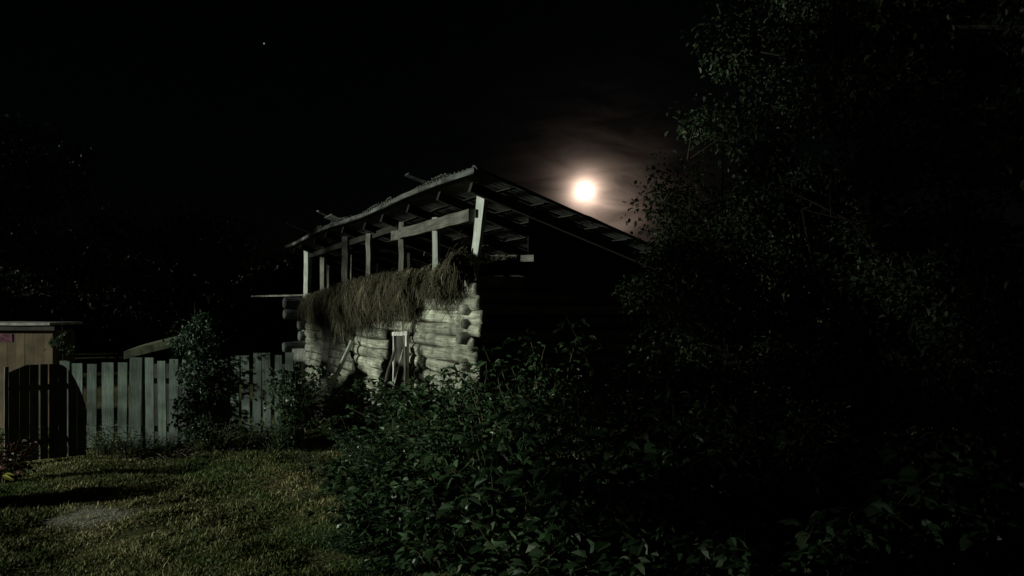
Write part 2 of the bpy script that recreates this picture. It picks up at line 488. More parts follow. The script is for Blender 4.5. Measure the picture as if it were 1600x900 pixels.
gab = MB()
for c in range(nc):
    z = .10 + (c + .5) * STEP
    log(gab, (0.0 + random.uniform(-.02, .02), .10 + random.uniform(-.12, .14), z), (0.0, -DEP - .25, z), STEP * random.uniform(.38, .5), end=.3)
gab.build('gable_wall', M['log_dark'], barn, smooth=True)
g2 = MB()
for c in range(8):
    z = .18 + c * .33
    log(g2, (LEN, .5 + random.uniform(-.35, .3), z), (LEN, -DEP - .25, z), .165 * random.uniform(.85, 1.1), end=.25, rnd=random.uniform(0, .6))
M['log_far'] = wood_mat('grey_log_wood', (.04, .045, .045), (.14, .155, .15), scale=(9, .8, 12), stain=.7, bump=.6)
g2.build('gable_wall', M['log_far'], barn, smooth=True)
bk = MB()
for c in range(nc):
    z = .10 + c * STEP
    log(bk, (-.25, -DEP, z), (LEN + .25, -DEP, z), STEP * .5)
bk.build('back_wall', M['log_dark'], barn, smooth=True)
core = MB()
core.box(((xd0 - .2) / 2 + .02, -.03, 1.3), (xd0 - .3, .08, 2.5))
core.box(((xd1 + LEN) / 2 + .02, -.03, 1.3), (LEN - xd1 - .2, .08, 2.5))
core.box(((xd0 + xd1) / 2, -.03, 2.30), (xd1 - xd0 + .8, .078, .6))
core.build('moss_chinking', M['core'], barn)
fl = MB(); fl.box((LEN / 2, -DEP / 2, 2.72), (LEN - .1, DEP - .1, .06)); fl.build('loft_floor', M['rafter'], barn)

# --- doorway
dr = MB()
for i in range(6):
    x = xd0 + .05 + (xd1 - xd0 - .1) * (i + .5) / 6
    dr.box((x, -.10 + random.uniform(-.01, .01), .95), ((xd1 - xd0 - .1) / 6 - .015, .03, 1.9))
dr.build('door', M['door'], barn)
fr = MB()
xa, xz = facade_x(637, .16), facade_x(617, .16)
zt = z_at(520, xa, .16)
fr.box((xa, .17, zt / 2), (.075, .05, zt), jit=.008, sub=6, rnd=.95)
fr.box((xz, .17, .55 + (zt - .62) / 2), (.06, .05, zt - .62), jit=.008, sub=6, rnd=.5)
fr.beam((xa - .06, .17, zt - .005), (xz + .08, .17, zt - .05), .05, .075, rnd=.9, jit=.005, sub=4)
fr.build('door_frame', M['frame'], barn)

# --- posts of the loft
def loft_post(px, ytop, ybot, wid, mat, y=0.0, lean=0.0, leany=0.0, thick=None):
    x = facade_x(px, y)
    zb = WT - .06; ztp = max(z_at(ytop, x, y), 3.6)
    ztp = min(ztp, roof_z(x, y) - .04)
    mb = MB()
    n = 6; wob = wid * .07
    mb.beam((x - lean * (ztp - zb), y - leany * (ztp - zb), zb), (x, y, ztp), wid * .82, (thick or wid) * .82, jit=wob, sub=n, roll=R(random.uniform(32, 48)))
    return mb.build('post', mat, barn)
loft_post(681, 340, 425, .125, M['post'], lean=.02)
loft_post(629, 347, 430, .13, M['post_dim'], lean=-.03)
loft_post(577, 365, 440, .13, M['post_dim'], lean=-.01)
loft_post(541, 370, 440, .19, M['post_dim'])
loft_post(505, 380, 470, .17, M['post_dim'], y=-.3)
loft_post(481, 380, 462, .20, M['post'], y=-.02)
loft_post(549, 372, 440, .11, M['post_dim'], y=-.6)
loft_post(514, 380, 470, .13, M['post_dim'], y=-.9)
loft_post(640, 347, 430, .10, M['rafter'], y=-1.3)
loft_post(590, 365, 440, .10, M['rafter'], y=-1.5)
# the corner post: thick at the top, hewn to a point where it stands on the corner log, leaning out
cp = MB()
prof = [(438, 743, .035), (428, 744, .05), (412, 745, .085), (395, 744, .115), (370, 747.5, .12), (345, 750, .125), (318, 753, .135), (305, 754, .135)]
pts = []; 
for py, px, wd in prof:
    x = -.03; y = .20
    D = depth(x, y)
    p = to_local(at(px, py, D)); pts.append((p, wd))
vs = []; fs = []
for p, wd in pts:
    for a, b in ((-1, -1), (1, -1), (1, 1), (-1, 1)):
        ca, sa = math.cos(R(40)), math.sin(R(40))
        vs.append((p.x + (a * ca - b * sa) * wd * .5, p.y + (a * sa + b * ca) * wd * .5, p.z))
for i in range(len(pts) - 1):
    for k in range(4):
        a = i * 4 + k; b = i * 4 + (k + 1) % 4; fs.append((a, b, b + 4, a + 4))
fs.append((3, 2, 1, 0)); e = (len(pts) - 1) * 4; fs.append((e, e + 1, e + 2, e + 3))
cp.add(vs, fs, .95)
cpo = cp.build('corner_post', M['post'], barn)
nb = MB(); pm = to_local(at(749, 334, depth(-.03, .20)))
nb.box((pm.x - .02, pm.y + .072, pm.z), (.045, .012, .13)); nb.build('mortise', M['core'], cpo)

# --- beam on the posts, rafters, battens, eave board, sheets
xe = facade_x(628)
b1 = MB(); b1.beam((-.10, .02, 3.80), (xe + .5, .02, 3.80), .12, .19, jit=.012, sub=10, rnd=.8); b1.build('beam', M['beam'], barn)
b2 = MB(); b2.beam((xe + .5, -.10, 3.98), (LEN + .6, -.10, 3.90), .10, .13, jit=.012, sub=10, rnd=.3); b2.build('beam', M['rafter'], barn)
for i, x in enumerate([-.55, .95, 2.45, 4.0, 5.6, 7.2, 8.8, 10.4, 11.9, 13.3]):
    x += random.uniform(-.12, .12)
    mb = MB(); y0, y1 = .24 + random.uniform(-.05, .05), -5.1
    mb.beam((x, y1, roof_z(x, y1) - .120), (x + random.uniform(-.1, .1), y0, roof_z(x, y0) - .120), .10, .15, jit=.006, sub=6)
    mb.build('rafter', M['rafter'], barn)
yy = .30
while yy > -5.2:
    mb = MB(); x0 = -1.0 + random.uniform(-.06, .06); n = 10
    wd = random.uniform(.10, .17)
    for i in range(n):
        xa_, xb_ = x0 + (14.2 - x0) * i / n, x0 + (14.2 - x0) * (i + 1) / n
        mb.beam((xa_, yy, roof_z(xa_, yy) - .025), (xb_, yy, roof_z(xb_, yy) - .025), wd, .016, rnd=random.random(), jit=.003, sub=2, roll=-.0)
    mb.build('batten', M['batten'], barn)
    yy -= random.uniform(.46, .58)
eb = MB(); x = -1.04
while x < 14.3:
    nx = min(14.35, x + random.uniform(1.6, 2.6))
    eb.beam((x, .375, roof_z(x, .36) + .0), (nx - .01, .375, roof_z(nx, .36) + .0), .02, random.uniform(.065, .085), jit=.004, sub=6)
    x = nx
eb.build('eave_board', M['eave'], barn)
tb = MB(); p0 = to_local(at(836, 404, 12.2)); p1 = to_local(at(768, 403, 13.6))
tb.beam(p0, p1, .04, .10, jit=.008, sub=5, rnd=.8); tb.build('tie_board', M['beam'], barn)
# the gable is boarded up behind the tie board
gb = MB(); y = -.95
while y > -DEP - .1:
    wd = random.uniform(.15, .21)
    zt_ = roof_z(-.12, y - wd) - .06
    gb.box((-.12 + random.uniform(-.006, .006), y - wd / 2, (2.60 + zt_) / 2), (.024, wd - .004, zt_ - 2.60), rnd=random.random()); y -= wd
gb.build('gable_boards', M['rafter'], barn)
# corrugated sheets in two rows, each a little out of line, corner chips broken off
def roof_sheets():
    mb = MB(); per = .15; x = -1.07
    while x < 14.3:
        wdt = 1.05
        dz = random.uniform(0, .012); dy = random.uniform(-.05, .06); tw = random.uniform(-.006, .006)
        nx = int(wdt / per * 6) + 1
        for row in range(3):
            ya = .36 + dy - row * 1.85; yb = ya - 1.98
            if row == 2: yb = -5.25
            ny = 5
            top = []; 
            for iy in range(ny + 1):
                y = ya + (yb - ya) * iy / ny
                for ix in range(nx):
                    xx = x + wdt * ix / (nx - 1)
                    yj = y
                    if iy == 0: yj += .012 * math.sin(xx * 37) + random.uniform(-.012, .012) - (.06 if random.random() < .05 else 0)
                    z = roof_z(xx, y) + .022 + .032 * math.sin(2 * math.pi * xx / per) + dz + tw * (ix / nx) - row * .012 + .018 * (1 - iy / ny)
                    top.append((xx, yj, z))
            n = len(top)
            vs = top + [(a, b, c - .009) for a, b, c in top]
            fs = []
            for iy in range(ny):
                for ix in range(nx - 1):
                    a = iy * nx + ix; fs.append((a, a + 1, a + nx + 1, a + nx)); b = a + n; fs.append((b, b + nx, b + nx + 1, b + 1))
            for ix in range(nx - 1):
                fs.append((ix + 1, ix, ix + n, ix + 1 + n)); a = ny * nx + ix; fs.append((a, a + 1, a + 1 + n, a + n))
            for iy in range(ny):
                a = iy * nx; fs.append((a, a + nx, a + nx + n, a + n)); b = a + nx - 1; fs.append((b + nx, b, b + n, b + nx + n))
            mb.add(vs, fs, random.random())
        x += wdt - .075
    mb.build('roof', M['sheet'], barn)
roof_sheets()

# loose boards and a broken sheet lying on the roof, overhanging the eave
def roof_board(px, y_over, wid, label, name='loose_plank', slope=.04, length=1.3, ang=0.0, thick=.03, mat='eave'):
    x = facade_x(px, .35)
    root = MB()
    a = Vector((x - ang, .35 + y_over, roof_z(x, .35) + .085 + slope * y_over + SL * y_over))
    b = Vector((x + ang, .35 + y_over - length, roof_z(x, .35 + y_over - length) + .09))
    root.beam(a, b, wid, thick, jit=.006, sub=5)
    vs = root.build(name, M[mat])
    vs.location = (BX, BY, 0); vs.rotation_euler = (0, 0, ROT)
    tag(vs, label, 'plank' if name == 'loose_plank' else 'roof sheet', 'loose pieces lying on the barn roof')
roof_board(664, .32, .20, 'loose grey plank sticking out over the middle of the barn eave')
roof_board(483, .62, .10, 'long thin plank sticking out furthest over the low far end of the barn eave', ang=.2)
roof_board(527, .22, .75, 'wide broken roofing sheet lying loose over the barn eave', 'loose_sheet', slope=.10, length=1.1, thick=.02, mat='sheet')
roof_board(522, .45, .09, 'short narrow plank poking out from under the loose broken roofing sheet', ang=.25, slope=.1)

# ------------------------------------------------------------------ hay spilling out of the loft
def hay(name, xs, zbot, ztop, label, n, seedy=.30):
    """xs/zbot/ztop: outline along the barn side; strands hang over the wall from a heap in the loft"""
    root = tag(empty(name, (BX, BY, 0), ROT), label, 'hay')
    x0, x1 = xs[0], xs[-1]
    # heap body
    mb = MB(); nx, ny = 60, 14
    v = []
    for iy in range(ny + 1):
        t = iy / ny
        for ix in range(nx + 1):
            x = x0 + .06 + (x1 - x0 - .12) * ix / nx
            zt_ = np.interp(x, xs, ztop) - .05; zb_ = np.interp(x, xs, zbot) + .10
            if t < .45:     # hanging face
                k = t / .45; y = .16 + .12 * math.sin(k * math.pi) ; z = zb_ + (zt_ - .12 - zb_) * k
            else:
                k = (t - .45) / .55; y = .14 - 1.5 * k; z = zt_ - .12 + .12 * math.sin(min(1, k * 2) * math.pi / 2)
            nzv = .04 * math.sin(x * 6.1 + t * 9) + .03 * math.sin(x * 13 + 4 * t)
            v.append((x, y + nzv, z + nzv))
    i = np.arange((nx + 1) * (ny + 1)).reshape(ny + 1, nx + 1)
    f = np.stack([i[:-1, :-1], i[:-1, 1:], i[1:, 1:], i[1:, :-1]], -1).reshape(-1, 4)
    mb.add_arrays(np.array(v), f, rng.random(len(v)))
    mb.build('heap', M['hay_body'], root, smooth=True)
    # strands
    nt_ = max(30, n // 170)
    tx = rng.uniform(x0, x1, nt_); ts = rng.random(nt_); tdx = rng.normal(0, .42, nt_); ty = rng.normal(0, .07, nt_); tl = rng.uniform(.6, 1.5, nt_); tc = rng.normal(0, .16, nt_)
    ti = rng.integers(0, nt_, n); tuf = rng.random(n) < .72
    x = np.where(tuf, tx[ti] + rng.normal(0, .085, n), rng.uniform(x0, x1, n)); x = np.clip(x, x0, x1)
    tuft = .13 * np.sin(x * 4.1 + 1) + .09 * np.sin(x * 13 + 2) + .06 * np.sin(x * 37)
    zt = np.interp(x, xs, ztop) + rng.normal(0, .025, n)
    zb = np.interp(x, xs, zbot) + tuft + rng.exponential(.10, n) * rng.choice([1, 1, 1, -1.2], n)
    s = np.where(tuf, np.clip(ts[ti] + rng.normal(0, .07, n), 0, 1), rng.random(n))
    st = zt - (zt - zb) * s * .85
    L = np.minimum(rng.uniform(.12, .42, n) * np.where(tuf, tl[ti], 1), np.maximum(.08, st - zb + .05))
    y0 = .10 + .16 * np.sin(np.clip(s, 0, 1) * np.pi) + rng.uniform(0, .10, n) + np.where(tuf, ty[ti], 0)
    top = rng.random(n) < .22
    y0[top] = rng.uniform(-.9, .15, top.sum()); st[top] = zt[top] - .03
    p0 = np.stack([x, y0, st], 1)
    dx = rng.normal(0, .34, n) + np.where(rng.random(n) < .25, rng.normal(0, .9, n), 0) + np.where(tuf, tdx[ti], rng.normal(0, .5, n)); dy = rng.uniform(.0, .14, n); dx = np.clip(dx, -.8, .8); dx = np.where(x < x0 + .75, np.maximum(dx, -.08), dx)
    p1 = p0 + np.stack([dx * L, dy * L + .02, -L * .45], 1)
    p2 = p1 + np.stack([dx * L * 1.2 + rng.normal(0, .02, n), dy * L * .3, -L * .55], 1)
    k = top
    az = rng.uniform(0, 6.28, n)
    p1[k] = p0[k] + np.stack([np.cos(az), np.sin(az), rng.uniform(.1, .6, n)], 1)[k] * .09
    p2[k] = p0[k] + np.stack([np.cos(az) * 1.8, np.sin(az) * 1.8, rng.uniform(-.2, .7, n)], 1)[k] * .10
    wd = rng.uniform(.004, .010, n)
    a2 = rng.uniform(-.9, .9, n); sd = np.stack([np.cos(a2), np.sin(a2), np.zeros(n)], 1) * wd[:, None]
    V = np.stack([p0 - sd, p0 + sd, p1 + sd, p1 - sd, p2 + sd * .4, p2 - sd * .4], 1).reshape(-1, 3)
    ii = (np.arange(n) * 6)[:, None]
    mb = MB(); r = np.clip(rng.beta(2, 2.6, n) + np.where(tuf, 1.6 * tc[ti], 0), 0, 1)
    mb.add_arrays(V, np.concatenate([ii + np.array([[0, 1, 2, 3]]), ii + np.array([[3, 2, 4, 5]])]), np.repeat(r, 6))
    mb.build('hanging_strands', M['hay'], root)
fx = facade_x
def zz(py, px): return z_at(py, fx(px, .2), .2)
px1 = [664, 652, 630, 600, 575, 550, 520, 495, 478]
hay('hay_heap', [fx(p, .2) for p in px1], [zz(q, p) for q, p in zip([448, 476, 486, 489, 497, 511, 518, 497, 486], px1)],
    [zz(q, p) for q, p in zip([428, 421, 424, 428, 430, 437, 446, 457, 464], px1)],
    'long brown heap of hay spilling from the loft down over the log wall', 34000)
px2 = [724, 716, 706, 693, 682]
hay('hay_heap', [fx(p, .2) for p in px2], [zz(q, p) for q, p in zip([414, 446, 456, 450, 434], px2)],
    [zz(q, p) for q, p in zip([400, 401, 409, 418, 427], px2)],
    'smaller tuft of hay hanging from the loft beside the corner post', 8000)

# ------------------------------------------------------------------ things leaning on the barn wall
def leaning(name, a, b, wid, thick, label, mat, cat):
    mb = MB(); mb.beam(a, b, wid, thick, jit=wid * .07, sub=8, rnd=.6)
    return tag(mb.build(name, M[mat]), label, cat)
leaning('leaning_pole', at(498, 652, 16.3) , at(516, 476, 20.9), .15, .13, 'grey pole leaning against the hay at the far end of the log wall', 'beam', 'pole')
xq = fx(625, .3)
def bl(x, y, z): 
    o_ = Vector((-U.y, U.x, 0)); p = Vector((BX, BY, 0)) + U * x + o_ * y; return (p.x, p.y, z)
leaning('leaning_board', bl(xq + .12, .62, .0), bl(xq - .02, .24, 1.66), .27, .03, 'pale weathered board leaning inside the white door frame', 'plank', 'board')
leaning('leaning_board', bl(xq + .75, .65, .0), bl(xq + .52, .23, 1.60), .16, .03, 'dim grey board leaning just outside the left jamb of the door frame', 'post_dim', 'board')
xq = fx(543, .3)
leaning('leaning_board', bl(xq + .5, .8, .0), bl(xq - .05, .2, 1.62), .15, .035, 'short tilted grey board leaning on the wall between the door and the leaning pole', 'post', 'board')
leaning('leaning_board', at(459, 680, 17.6), at(466, 545, 18.4), .30, .03, 'wide bluish board standing by the fence end at the far barn corner', 'plank', 'board')
leaning('thin_pole', at(393, 463, 25.5), at(482, 461, 24.5), .05, .05, 'long thin pole sticking out level from the far barn corner', 'post_dim', 'pole')

# ------------------------------------------------------------------ fence, gate, sheds
FA, FB = at(90, 0, 13.4), at(468, 0, 13.1)
fd = Vector((FB.x - FA.x, FB.y - FA.y, 0)); FL = fd.length; fd.normalize()
FROT = math.atan2(fd.y, fd.x)
fence = tag(empty('board_fence', (FA.x, FA.y, 0), FROT), 'grey vertical board fence with gaps running from the shed to the barn', 'fence')
def fence_t(px):
    k = (px - 800) / F
    return (k * FA.y - FA.x) / (fd.x - k * fd.y)
boards = [(96, 110, 566), (113, 131, 565), (137, 153, 566), (160, 180, 565), (184, 201, 564), (202, 223, 560), (227, 243, 559), (247, 262, 561), (265, 280, 560), (284, 299, 561),
          (303, 318, 560), (322, 338, 558), (342, 356, 557), (360, 375, 554), (378, 392, 554), (395, 410, 553), (411, 425, 552), (429, 442, 552), (446, 459, 552)]
for a, b, ty in boards:
    ta, tb_ = fence_t(a), fence_t(b)
    D = FA.y + fd.y * (ta + tb_) / 2
    zt_ = EYE + (HZ - ty) / F * D
    mb = MB()
    zt_ += random.uniform(-.03, .02)
    mb.box(((ta + tb_) / 2, -.02 + random.uniform(-.006, .006), zt_ / 2 + .02), ((tb_ - ta) * random.uniform(.82, .95), .024, zt_ - .04), rot=(0, R(random.uniform(-1.0, 1.0)), R(random.uniform(-5, 5))), jit=.0015, sub=6)
    mb.build('board', M['fence'], fence)
for z in (.35, 1.15):
    mb = MB(); mb.beam((-.1, .03, z), (FL + .1, .03, z + .02), .05, .09, jit=.006, sub=12); mb.build('rail', M['post_dim'], fence)
for t in (.05, FL * .36, FL * .7, FL - .05):
    mb = MB(); mb.box((t, .115, .75), (.11, .11, 1.45), jit=.004, sub=4); mb.build('fence_post', M['post_dim'], fence)

GA = at(14, 0, 12.0); gdir = Vector((.79, .62, 0)).normalized()
gate = tag(empty('plank_gate', (GA.x, GA.y, 0), math.atan2(gdir.y, gdir.x)), 'dark round-topped plank gate standing open in front of the shed', 'gate')
GW = 1.02
def gtop(t):
    if t < .22: return 1.40 + .5 * t
    if t < .62: return 1.505
    k = (t - .62) / (GW - .62); return 1.505 - .02 * k - .62 * k ** 2.2
t = 0.0; i = 0
for wd, gap in ((.135, .004), (.125, .005), (.115, .022), (.105, .016), (.12, .004), (.115, .02), (.12, .004), (.12, 0)):
    mb = MB(); t0, t1 = t, t + wd
    zs = [gtop(t0 + wd * k / 4) for k in range(5)]
    vs = []; 
    for y in (-.014, .014):
        for k in range(5): vs.append((t0 + wd * k / 4, y, .05))
        for k in range(5): vs.append((t0 + wd * k / 4, y, zs[k]))
    fs = []
    for k in range(4):
        fs.append((k, k + 1, k + 6, k + 5)); fs.append((10 + k + 1, 10 + k, 10 + k + 5, 10 + k + 6))
        fs.append((5 + k, 6 + k, 16 + k, 15 + k)); fs.append((k + 1, k, 10 + k, 11 + k))
    fs.append((0, 5, 15, 10)); fs.append((9, 4, 14, 19))
    yo = random.uniform(-.012, .012)
    mb.add([(a, b + yo, c) for a, b, c in vs], fs)
    mb.build('board', M['gate'], gate)
    t = t1 + gap
for z in (.32, 1.15):
    mb = MB(); mb.box((GW / 2 - .06, .045, z), (GW - .2, .035, .09), jit=.003, sub=4); mb.build('rail', M['post_dim'], gate)
mb = MB(); mb.box((-.035, .0, .76), (.05, .09, 1.46), jit=.003, sub=5); mb.build('gate_post', M['gate'], gate)
for z in (.32, 1.15):
    mb = MB(); mb.box((.05, .07, z), (.16, .012, .04)); mb.build('hinge', M['core'], gate)

SA = at(83, 0, 15.5)
shed = tag(empty('plank_shed', (SA.x, SA.y, 0), R(-4)), 'low yellowish plank shed with a flat pale-edged roof at the left edge', 'shed')
mb = MB(); x = 0.0
while x > -6:
    wd = random.uniform(.14, .20)
    mb.box((x - wd / 2, random.uniform(-.002, .002), .98), (wd - .004, .03, 1.92), rnd=random.random() * .5 + .3, jit=.0008, sub=3); x -= wd
mb.build('plank_wall', M['shed'], shed)
mb = MB(); y = 0.02
while y < .6:
    mb.box((-.02, y + .08, .98), (.025, .153, 1.92), rnd=random.random()); y += .16
mb.build('side_wall', M['shed'], shed)
mb = MB(); mb.box((-3, .74, .95), (5.9, .03, 1.86)); mb.build('back_wall', M['shed'], shed)
mb = MB(); mb.beam((-6.2, -.16, 1.98), (.14, -.16, 1.98), .03, .10, jit=.003, sub=6); mb.build('fascia', M['rafter'], shed)
mb = MB(); mb.box((-3.06, .29, 2.055), (6.3, 1.06, .05), jit=.006, sub=10); mb.build('roof', M['shed_roof'], shed)
mb = MB(); mb.box((-1.02, -.02, 1.78), (.42, .018, .16), jit=.0); 
pk = plain_mat('faded_magenta_paint', (.10, .036, .055), .9, .75, 17)
mb.build('painted_board', pk, shed)

LA = at(196, 549, 14.2)
low = tag(empty('low_outbuilding', (LA.x, LA.y, 0), R(10)), 'low outbuilding behind the fence with a mossy sloping roof', 'outbuilding')
zl, zh = LA.z, LA.z + .32
mb = MB(); mb.box((.65, .42, .66), (1.05, .6, 1.32)); mb.build('wall', M['gate'], low)
mb = MB(); n = 12; vs = []; fs = []
for i in range(n + 1):
    x = 1.30 * i / n
    for y in (-.1, .9):
        z = (0 if y < 0 else .06) + zl + (zh - zl) * (i / n) ** .9 + random.uniform(-.003, .003)
        vs.append((x, y, z)); vs.append((x, y, z - .14))
for i in range(n):
    a = i * 4
    fs += [(a, a + 4, a + 6, a + 2), (a + 1, a + 3, a + 7, a + 5), (a, a + 1, a + 5, a + 4), (a + 2, a + 6, a + 7, a + 3)]
fs += [(0, 2, 3, 1), (n * 4, n * 4 + 1, n * 4 + 3, n * 4 + 2)]
mb.add(vs, fs, .5); mb.build('roof', M['moss_roof'], low)

# ------------------------------------------------------------------ plants
def stems_plant(name, label, cat, n_stem, height, spread, leaf_len, per_m, mat, seed, droop=.4, trifol=True, group=None, leaf_w=.62, erect=.85, jitter=.05):
    """a clump of arching stems that carry leaves (in threes for brambles)"""
    random.seed(seed); g = np.random.default_rng(seed)
    root = tag(empty(name), label, cat, group)
    st = MB(); P = []; A = []
    for s in range(n_stem):
        az = g.uniform(0, 6.283); r0 = g.uniform(0, spread * .45)
        h = height * g.uniform(.55, 1.0); out = spread * g.uniform(.15, 1.0)
        b = np.array([math.cos(az) * r0, math.sin(az) * r0, -.05])
        dirv = np.array([math.cos(az + g.normal(0, .5)), math.sin(az + g.normal(0, .5)), 0])
        pts = []
        nseg = 9
        for k in range(nseg + 1):
            t_ = k / nseg
            pts.append(b + dirv * out * (t_ ** 1.8) + np.array([0, 0, h * (erect * t_ + (1 - erect) * math.sin(t_ * 2.2))]) + g.normal(0, .012, 3))
        st.tube(pts, [.011 * (1 - .75 * k / nseg) * max(1, height * .7) for k in range(nseg + 1)], 5, cap=False)
        pts = np.array(pts); m = max(3, int(h * per_m))
        tt = np.sort(g.uniform(.10, 1.0, m)) * nseg
        i0 = np.minimum(tt.astype(int), nseg - 1); fr_ = (tt - i0)[:, None]
        pos = pts[i0] * (1 - fr_) + pts[i0 + 1] * fr_
        az2 = np.arange(m) * 2.4 + g.uniform(0, 6)
        pet = np.stack([np.cos(az2), np.sin(az2), g.uniform(-.1, .55, m)], 1)
        plen = g.uniform(.03, .10, m)[:, None] * (1 + leaf_len * 6)
        q = pos + pet * plen + g.normal(0, jitter * .5, (m, 3))
        if trifol:
            for da in (-.9, 0, .9):
                ca, sa = math.cos(da), math.sin(da)
                ax = np.stack([pet[:, 0] * ca - pet[:, 1] * sa, pet[:, 0] * sa + pet[:, 1] * ca, pet[:, 2] - droop + g.normal(0, .25, m)], 1)
                P.append(q); A.append(ax)
        else:
            P.append(q); A.append(np.stack([pet[:, 0], pet[:, 1], pet[:, 2] - droop + g.normal(0, .3, m)], 1))
    P = np.vstack(P); A = np.vstack(A); n = len(P)
    nr = np.stack([g.normal(0, .45, n), g.normal(0, .45, n), np.ones(n)], 1)
    ln = leaf_len * g.uniform(.55, 1.25, n)
    lv = MB(); lv.leaves(P, A, nr, ln, ln * leaf_w * g.uniform(.8, 1.15, n), np.clip(g.beta(2, 2.2, n), 0, 1))
    st.build('stems', M['stem'], root)
    lv.build('foliage', M[mat], root)
    return root

def leafy_tree(name, label, base, height, crown_z, crown_r, n_leaf, leaf, mat, seed, trunk_r=.14, n_limb=16, clump=.38, lean=(0, 0), group=None, cat='tree', squash=1.0):
    """tapered trunk, limbs, twigs ending in leaf clumps spread unevenly through the crown"""
    random.seed(seed); g = np.random.default_rng(seed)
    root = tag(empty(name, base), label, cat, group)
    tr = MB(); z0, z1 = crown_z
    npt = 10
    tp = [Vector((lean[0] * (k / npt) ** 1.5 + g.normal(0, .04) * (k > 0), lean[1] * (k / npt) ** 1.5 + g.normal(0, .04) * (k > 0), -.1 + (height * .93 + .1) * k / npt)) for k in range(npt + 1)]
    tr.tube(tp, [trunk_r * (1.25 if k == 0 else 1) * (1 - .9 * k / npt) for k in range(npt + 1)], 9, wob=.05)
    ends = []
    for i in range(n_limb):
        t_ = (i + g.uniform(0, 1)) / n_limb
        zs = z0 * .75 + (height * .88 - z0 * .75) * t_
        k = min(npt - 1, int(zs / height * npt)); s_ = tp[k].lerp(tp[k + 1], min(1, max(0, zs / height * npt - k)))
        az = i * 2.399 + g.uniform(-.4, .4)
        prof = math.sin(math.pi * min(1, max(.02, (zs + .3 - z0 * .75) / (z1 - z0 * .75 + .4)))) ** .55
        L = crown_r * prof * g.uniform(.65, 1.12)
        d = Vector((math.cos(az), math.sin(az), g.uniform(.05, .55)))
        pts = [s_]; 
        for q in range(1, 6):
            pts.append(s_ + d * L * q / 5 + Vector((g.normal(0, .05), g.normal(0, .05), -.25 * L * (q / 5) ** 2 * g.uniform(.2, 1))))
        tr.tube(pts, [trunk_r * .42 * (1 - t_ * .6) * (1 - .85 * q / 5) for q in range(6)], 6, cap=False)
        for q in range(7):
            u_ = g.uniform(.35, 1.05); kk = min(4, int(u_ * 5)); p = pts[kk].lerp(pts[kk + 1], min(1.3, u_ * 5 - kk))
            e = p + Vector(g.normal(0, crown_r * .16, 3))
            tr.tube([p, p.lerp(e, .5) + Vector(g.normal(0, .03, 3)), e], [trunk_r * .12, trunk_r * .08, trunk_r * .03], 4, cap=False)
            ends.append(e)
    tr.build('trunk', M['bark'], root, smooth=True)
    E = np.array([tuple(e) for e in ends])
    wgt = g.gamma(1.6, 1, len(E)); wgt /= wgt.sum()
    idx = g.choice(len(E), n_leaf, p=wgt)
    cr = clump * g.uniform(.6, 1.5, len(E))
    off = g.normal(size=(n_leaf, 3)); off /= np.linalg.norm(off, axis=1, keepdims=True); off *= (g.random(n_leaf) ** .5)[:, None] * cr[idx][:, None] * np.array([1.15, 1.15, .85])
    pos = E[idx] + off; pos[:, 2] = np.maximum(pos[:, 2], .12)
    ax = off / (np.linalg.norm(off, axis=1, keepdims=True) + 1e-6) * .5 + g.normal(0, .6, (n_leaf, 3)) + np.array([0, 0, -.45])
    nr = g.normal(0, .6, (n_leaf, 3)) + np.array([0, 0, .8])
    ln = leaf * g.uniform(.6, 1.3, n_leaf)
    lv = MB(); lv.leaves(pos, ax, nr, ln, ln * .58, np.clip(g.beta(2, 2.2, n_leaf), 0, 1))
    lv.build('crown', M[mat], root)
    return root

# right-hand trees
GR = 'garden trees on the right'
leafy_tree('garden_tree', 'tall leafy tree whose crown edge stands beside the moon and over the barn roof', (5.2, 11.4, 0), 9.6, (1.0, 9.6), 2.45, 46000, .095, 'leaf_tree', 21, .15, 30, .50, group=GR)
leafy_tree('garden_tree', 'dark leafy tree at the right edge, half out of the picture', (6.1, 9.2, 0), 9.0, (.8, 9.0), 3.0, 46000, .09, 'leaf_tree', 22, .15, 24, .42, group=GR)
leafy_tree('garden_tree', 'shorter bushy tree with drooping leaves standing before the tall tree and above the brambles', (2.75, 10.4, 0), 4.9, (1.0, 4.9), 1.15, 17000, .065, 'leaf_tree', 23, .08, 18, .33, group=GR)
# young tree by the fence, sapling by the shed
yt = at(306, 0, 13.08)
leafy_tree('young_tree', 'narrow young green tree standing in front of the board fence', (yt.x, yt.y, 0), 2.66, (.25, 2.66), .32, 3000, .07, 'leaf_sap', 31, .03, 22, .14)
sp = at(97, 0, 14.6)
leafy_tree('sapling', 'thin sapling with one small leaf tuft at the corner of the shed roof', (sp.x, sp.y, 0), 2.35, (2.2, 2.45), .13, 90, .075, 'leaf_weed', 33, .016, 4, .06)

# bramble bushes and weeds: a few originals, then copies
VAR = {
 'raspberry_bush': [stems_plant('raspberry_bush', 'x', 'bush', 24, 1.5, .85, .115, 19, 'leaf_rasp', 41 + k, group='raspberry bushes in front of the barn') for k in range(4)],
 'weed_clump': [stems_plant('weed_clump', 'x', 'weeds', 34, .8, .55, .05, 34, 'leaf_weed', 51 + k, trifol=False, droop=.25, group='weed clumps at the foot of the barn and fence', leaf_w=.5) for k in range(3)],
  'bramble_bush': [stems_plant('bramble_bush', 'x', 'bush', 20, 1.5, .85, .165, 12, 'leaf_rasp', 46 + k, group='broad leaved bramble bushes in the foreground', leaf_w=.7, droop=.6) for k in range(3)],
 'elder_bush': [stems_plant('elder_bush', 'x', 'bush', 22, 2.1, 1.0, .11, 17, 'leaf_rasp', 61 + k, group='tall leafy bushes behind the raspberries', leaf_w=.5, droop=.55) for k in range(3)],
}
HB = {'raspberry_bush': 1.5, 'bramble_bush': 1.5, 'weed_clump': .8, 'elder_bush': 2.1}
used = {}
